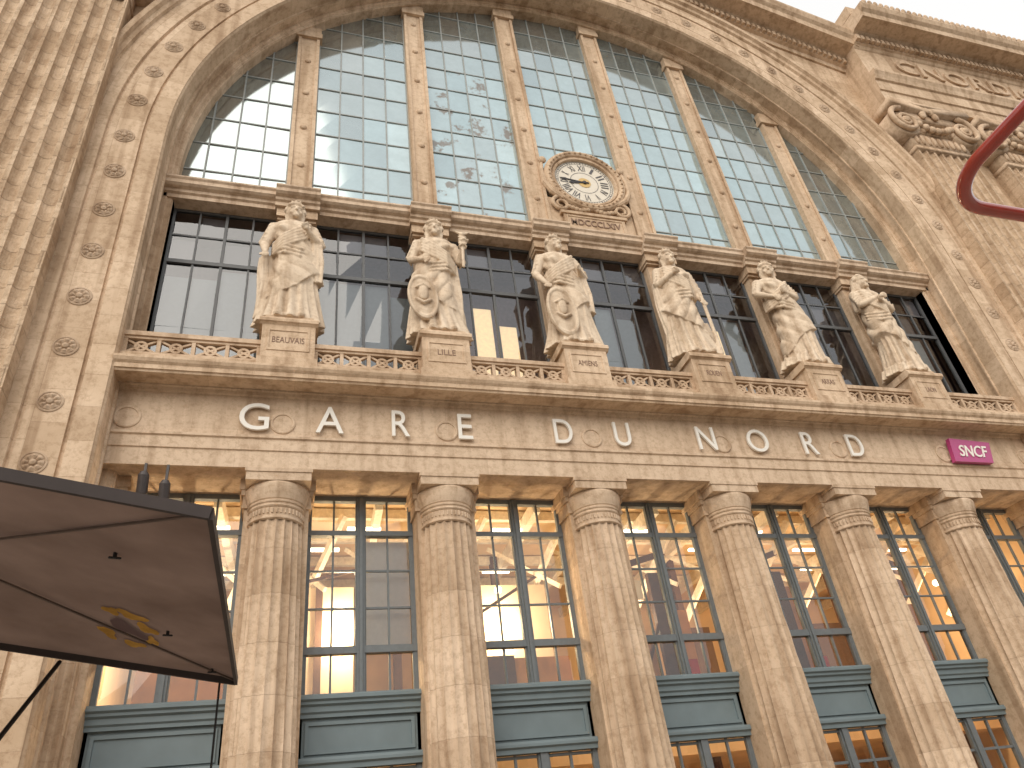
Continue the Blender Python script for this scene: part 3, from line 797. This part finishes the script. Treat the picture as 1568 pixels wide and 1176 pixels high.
    if 'staff' in P:
        a,b,rr=P['staff'];mb.tube([a,tuple((Vector(a)+Vector(b))/2),b],[rr,rr,rr],8)
        if P.get('cad'):
            for s_ in (-1,1):
                mb.tube([tuple(Vector(a).lerp(Vector(b),.55+.4*q/14)+Vector((s_*.11*sin(q*.9),-.03+.06*cos(q*.9),0))) for q in range(15)],[.035]*15,6)
                mb.tube([b,(b[0]+s_*.22,b[1],b[2]+.12)],[.06,.03],6)
            mb.ell(b,(.09,.09,.09),8,6)
    for s_ in (-1,1): mb.tube([(body_c(0)+s_*.25,-.45,.1),(body_c(0)+s_*.3,-.62,.07)],[.12,.09],8)
    rings=[[(rr*.86*cos(2*pi*k/32),rr*.85*sin(2*pi*k/32)-.02,z) for k in range(32)] for rr,z in ((.72,-.02),(.74,.05),(.72,.1))]
    mb.loft(rings)
    o=mb.build("stone_statue",M_stat,None,True)
    md=o.modifiers.new("r",'REMESH');md.mode='VOXEL';md.voxel_size=.023;md.use_smooth_shade=True
    o.location=(x-.03,-.10,15.84);o.rotation_euler=(0,0,P.get('rz',0));o.scale=(1.15,1.0,1.06)
    return o
PS=[
 dict(sway=.05,knee=-1,dir=1,R=((-.72,-.05,3.05),(-.68,-.35,2.5)),L=((.72,-.1,3.15),(.38,-.5,3.42)),fall=[(-.66,.05,.25,2.6,.2),(.62,-.12,1.6,3.2,.17)],turn=.1),
 dict(sway=-.08,knee=1,dir=-1,R=((-.74,-.05,3.1),(-.45,-.42,2.85)),L=((.70,-.1,3.15),(.72,-.5,3.55)),shield=(-.50,1.15,.42,.85),staff=((.74,-.55,2.6),(.78,-.55,4.0),.045),cad=True,fall=[(.55,.0,.5,3.0,.15)],turn=-.1),
 dict(sway=.06,knee=1,dir=1,R=((-.76,-.05,3.05),(-.62,-.42,2.4)),L=((.74,-.12,3.05),(.5,-.5,3.05)),shield=(-.40,1.12,.46,.98),fall=[(.6,-.1,1.5,3.0,.2)],turn=.25),
 dict(sway=-.06,knee=-1,dir=-1,R=((-.7,-.1,3.15),(-.3,-.5,3.45)),L=((.72,.0,2.95),(.62,-.35,2.4)),staff=((.66,-.46,.1),(.6,-.42,2.7),.06),fall=[(-.6,.05,.6,3.3,.18),(.62,0,.3,1.6,.17)],turn=.1),
 dict(sway=.14,knee=1,dir=1,taper=1,R=((-.85,-.15,3.2),(-.42,-.42,2.95)),L=((.62,-.2,3.2),(.05,-.5,3.15)),fall=[(.58,.05,.3,2.9,.15)],turn=-.3,tw=.6),
 dict(sway=.10,knee=-1,dir=-1,taper=1,crown='veil',R=((-.62,-.25,3.2),(.1,-.52,3.5)),L=((.66,-.2,3.15),(.05,-.55,3.25)),fall=[(.58,.1,.4,3.1,.15)],turn=.3,tw=-.5),
]
for i,(x,P) in enumerate(zip(XS,PS)): statue(x,i,P)

# ---------------------------------------------------------------- ground, street, opposite buildings
mb=MB();mb.add([(-400,-400,0),(400,-400,0),(400,400,0),(-400,400,0)],[(0,1,2,3)]);mb.build("road",simple("asphalt",(.05,.05,.052),.9,scale=3))
mb=MB();mb.box(-60,60,-26,1.9,-.05,.13)
mb.build("pavement",stone("paving",(.36,.33,.29),.9,.6,streak=0))
bld=empty("apartment_building")
mb=MB();mg=MB();mr=MB()
mb.box(-90,90,-80,-66,0,17);mb.box(-90,90,-66.0,-65.5,16.5,17.2)
mr.profx([(-80,17.2),(-66,17.2),(-67.6,21),(-78,21)],-90,90)
for i in range(60):
    x=-88+i*3
    for z in (1,5,8.5,12):
        mg.box(x-.55,x+.55,-66.02,-65.94,z,z+2.3);mb.box(x-.75,x+.75,-66,-65.8,z-.2,z-.02)
mb.build("walls",M_wall,bld);mg.build("windows",simple("dark_glass",(.03,.035,.04),.1),bld);mr.build("roof",simple("zinc_roof",(.16,.18,.2),.4),bld)

# ---------------------------------------------------------------- parasol
CX,CY,CZ0=-11.1545,-17.944,1.6
par=empty("patio_umbrella")
def W(x,y,z): return (CX+x,CY+y,CZ0+z)
A=Vector(W(-.23,2.54,1.2));Bc=Vector(W(-.185,4.8,1.2));Cc=Vector(W(-2.75,4.8,1.71));Dc=Vector(W(-2.8,2.54,1.71));Mc=(A+Bc+Cc+Dc)/4+Vector((0,0,.10))
def pt(u,v):
    p=A.lerp(Bc,v).lerp(Dc.lerp(Cc,v),u)
    k=1-max(abs(u-.5),abs(v-.5))*2
    sag=.03*abs(sin(pi*v*2))*(1-k)*k*2
    return p+Vector((0,0,.12*k-sag))
mb=MB();n=48;v=[];f=[]
for i in range(n+1):
    for j in range(n+1): v.append(tuple(pt(i/n,j/n)))
for i in range(n):
    for j in range(n): f.append((i*(n+1)+j,(i+1)*(n+1)+j,(i+1)*(n+1)+j+1,i*(n+1)+j+1))
mb.add(v,f)
def fabric(name,col,sc=2.2):
    m,nt,out=newmat(name);L=nt.links.new
    tc=N(nt,'ShaderNodeTexCoord');nz=N(nt,'ShaderNodeTexNoise');nz.inputs['Scale'].default_value=sc;nz.inputs['Detail'].default_value=5;L(tc.outputs['Object'],nz.inputs[0])
    r=N(nt,'ShaderNodeRGB');r.outputs[0].default_value=(*col,1)
    c=mul(nt,r.outputs[0],ramp(nt,nz.outputs[0],.3,(.65,.62,.6),.7,(1.15,1.15,1.15)),.9)
    d=N(nt,'ShaderNodeBsdfDiffuse');t=N(nt,'ShaderNodeBsdfTranslucent');L(c,d.inputs[0]);L(c,t.inputs[0])
    wv=N(nt,'ShaderNodeBump');wv.inputs['Strength'].default_value=.8;wv.inputs['Distance'].default_value=.05;L(nz.outputs[0],wv.inputs['Height']);L(wv.outputs[0],d.inputs['Normal'])
    mx=N(nt,'ShaderNodeMixShader');mx.inputs[0].default_value=.2;L(d.outputs[0],mx.inputs[1]);L(t.outputs[0],mx.inputs[2]);L(mx.outputs[0],out.inputs[0]);return m
mb.build("canopy",fabric("umbrella_fabric",(.225,.160,.132)),par,True)
mb=MB()
for a,b in ((A,Bc),(Bc,Cc),(Cc,Dc),(Dc,A)):
    mb.beam(a+Vector((0,0,-.012)),b+Vector((0,0,-.012)),.018,.045)
mb.build("valance",simple("valance_fabric",(.05,.038,.036),.8),par)
mb=MB();hub=Mc+Vector((0,0,-.05));ms=MB()
for q in (A,Bc,Cc,Dc):
    ms.beam(hub+Vector((0,0,.03)),Vector(q)+Vector((0,0,-.012)),.012,.008)
ms.build("canopy_seams",simple("seam_fabric",(.12,.085,.07),.9),par)
mb.tube([(hub.x,hub.y,0.1),(hub.x,hub.y,hub.z+.1)],.03,12)
mb.tube([W(-1.12,4.78,1.33),W(-1.28,3.75,.3)],[.012,.012],8)
mb.lathe([(.35,.13),(.35,.2),(.05,.24)],hub.x,hub.y,24)
for (u,v_) in ((.16,.28),(.12,.70),(.05,.95)):
    q=pt(u,v_);mb.tube([q,q+Vector((0,0,-.02))],.008,8);mb.tube([q+Vector((-.02,0,-.02)),q+Vector((.02,0.01,-.02))],.005,6)
mb.build("umbrella_frame",simple("dark_metal",(.03,.028,.028),.5,.5),par)
mb=MB();mb.tube([W(-.27,4.72,1.16),W(-.27,4.72,.45)],.006,6);mb.tube([W(-.27,4.72,.5),W(-.27,4.72,.32)],[.012,.022],8)
mb.build("cord",simple("cord_black",(.02,.02,.02),.8),par)
mb=MB();mk=MB()
uc,vc=.20,.74
def ptd(u,v,d): return tuple(pt(u,v)+Vector((0,0,-d)))
def patch(m,u,v,ru,rv,rot,d):
    P=[ptd(u,v,d)]
    for k in range(18):
        a=2*pi*k/18;q=1+.22*sin(3*a+u*40)+.12*sin(5*a+v*60)
        uu=ru*q*cos(a);vv=rv*q*sin(a)
        P.append(ptd(u+uu*cos(rot)-vv*sin(rot),v+uu*sin(rot)+vv*cos(rot),d))
    m.add(P,[(0,k+1,(k+1)%18+1) for k in range(18)])
for (du,dv,ru,rv,ro) in ((-.04,-.03,.017,.035,.3),(-.02,-.10,.020,.032,.9),(.018,-.10,.015,.022,.2),(-.04,.06,.012,.034,0),(.045,.06,.013,.036,.2),(.0,.11,.019,.022,1.2)):
    patch(mb,uc+du,vc+dv,ru,rv,ro,.008)
patch(mk,uc,vc,.024,.06,.4,.010)
mb.build("emblem",fabric("yellow_print",(.56,.33,.09),9),par);mk.build("emblem_centre",fabric("grey_print",(.17,.12,.12)),par)

# ---------------------------------------------------------------- red ring street lamp
lamp=empty("street_lamp")
mb=MB();pts=[];cxr,cyr,hx,hy,rr=5.58,2.05,.80,.80,.46
for (sx,sy,a0) in ((1,1,0),(-1,1,pi/2),(-1,-1,pi),(1,-1,1.5*pi)):
    for k in range(17):
        a=a0+k/16*pi/2;pts.append(W(cxr+sx*(hx-rr)+rr*cos(a),cyr+sy*(hy-rr)+rr*sin(a),4.08))
rings=[];np_=len(pts)
for i,p in enumerate(pts):
    d=(Vector(pts[(i+1)%np_])-Vector(pts[i-1])).normalized();s_=d.cross(Vector((0,0,1)))
    rings.append([tuple(Vector(p)+s_*(.056*cos(2*pi*k/18))+Vector((0,0,.05*sin(2*pi*k/18)))) for k in range(18)])
rings.append(rings[0]);mb.loft(rings,False)
mb.tube([W(cxr+hx,cyr,4.1),W(cxr+1.6,cyr,4.15),W(cxr+2.0,cyr,3.9),W(cxr+2.05,cyr,3.2),W(cxr+2.05,cyr,-1.45)],[.045,.05,.06,.07,.08],14)
mb.lathe([(.2,.13),(.2,.2),(.12,.4),(.09,.45)],CX+cxr+2.05,CY+cyr,24)
mb.build("lamp_ring_and_pole",simple("red_lacquer",(.36,.035,.02),.22,noise=.15,coat=.7),lamp,True)

# floodlights
fl=empty("floodlight")
mb=MB()
for x,y,h in ((-14.4,-.05,10.95),(-13.9,.0,10.75)):
    mb.tube([(x,y+.1,h-.42),(x,y-.05,h)],[.13,.13],16);mb.box(x-.03,x+.03,y+.0,y+.08,h,11.31)
mb.build("lamp_bodies",simple("floodlight_grey",(.06,.05,.05),.5),fl)

# ---------------------------------------------------------------- world, light, camera
w=bpy.data.worlds.new("World");scene.world=w;w.use_nodes=True;nt=w.node_tree
for n_ in list(nt.nodes): nt.nodes.remove(n_)
out=nt.nodes.new('ShaderNodeOutputWorld');bg=nt.nodes.new('ShaderNodeBackground');sky=nt.nodes.new('ShaderNodeTexSky')
sky.sky_type='NISHITA';sky.sun_disc=False
EL=math.radians(35);AZ=math.radians(212)
sky.sun_elevation=EL;sky.sun_rotation=AZ;sky.dust_density=3;sky.air_density=1.2
hs=nt.nodes.new('ShaderNodeHueSaturation');hs.inputs['Saturation'].default_value=.6;hs.inputs['Value'].default_value=1.1
mixw=nt.nodes.new('ShaderNodeMix');mixw.data_type='RGBA';mixw.inputs[0].default_value=.65;mixw.inputs[7].default_value=(9.4,9.2,8.8,1)
nt.links.new(sky.outputs[0],hs.inputs['Color']);nt.links.new(hs.outputs[0],mixw.inputs[6]);nt.links.new(mixw.outputs[2],bg.inputs[0]);bg.inputs[1].default_value=.15
nt.links.new(bg.outputs[0],out.inputs[0])
ld=bpy.data.lights.new("sun",'SUN');ld.energy=1.5;ld.angle=math.radians(60);ld.color=(1,.90,.76)
lo=bpy.data.objects.new("sun",ld);COL.objects.link(lo)
d=Vector((sin(AZ)*cos(EL),cos(AZ)*cos(EL),sin(EL)))
lo.rotation_euler=d.to_track_quat('Z','Y').to_euler()
cd=bpy.data.cameras.new("camera");cd.sensor_width=36;cd.lens=1143.6/1568*36;cd.clip_end=1500;cd.clip_start=.05
co=bpy.data.objects.new("camera",cd);COL.objects.link(co);scene.camera=co
yaw,pitch,roll=.3514,.5927,-.1359
f_=Vector((sin(yaw)*cos(pitch),cos(yaw)*cos(pitch),sin(pitch)));r0=Vector((cos(yaw),-sin(yaw),0));u0=r0.cross(f_)
r_=r0*cos(roll)+u0*sin(roll);u_=r_.cross(f_)
M=Matrix(((r_.x,u_.x,-f_.x,CX),(r_.y,u_.y,-f_.y,CY),(r_.z,u_.z,-f_.z,CZ0),(0,0,0,1)))
co.matrix_world=M
scene.view_settings.view_transform='Standard';scene.view_settings.look='None';scene.view_settings.exposure=0
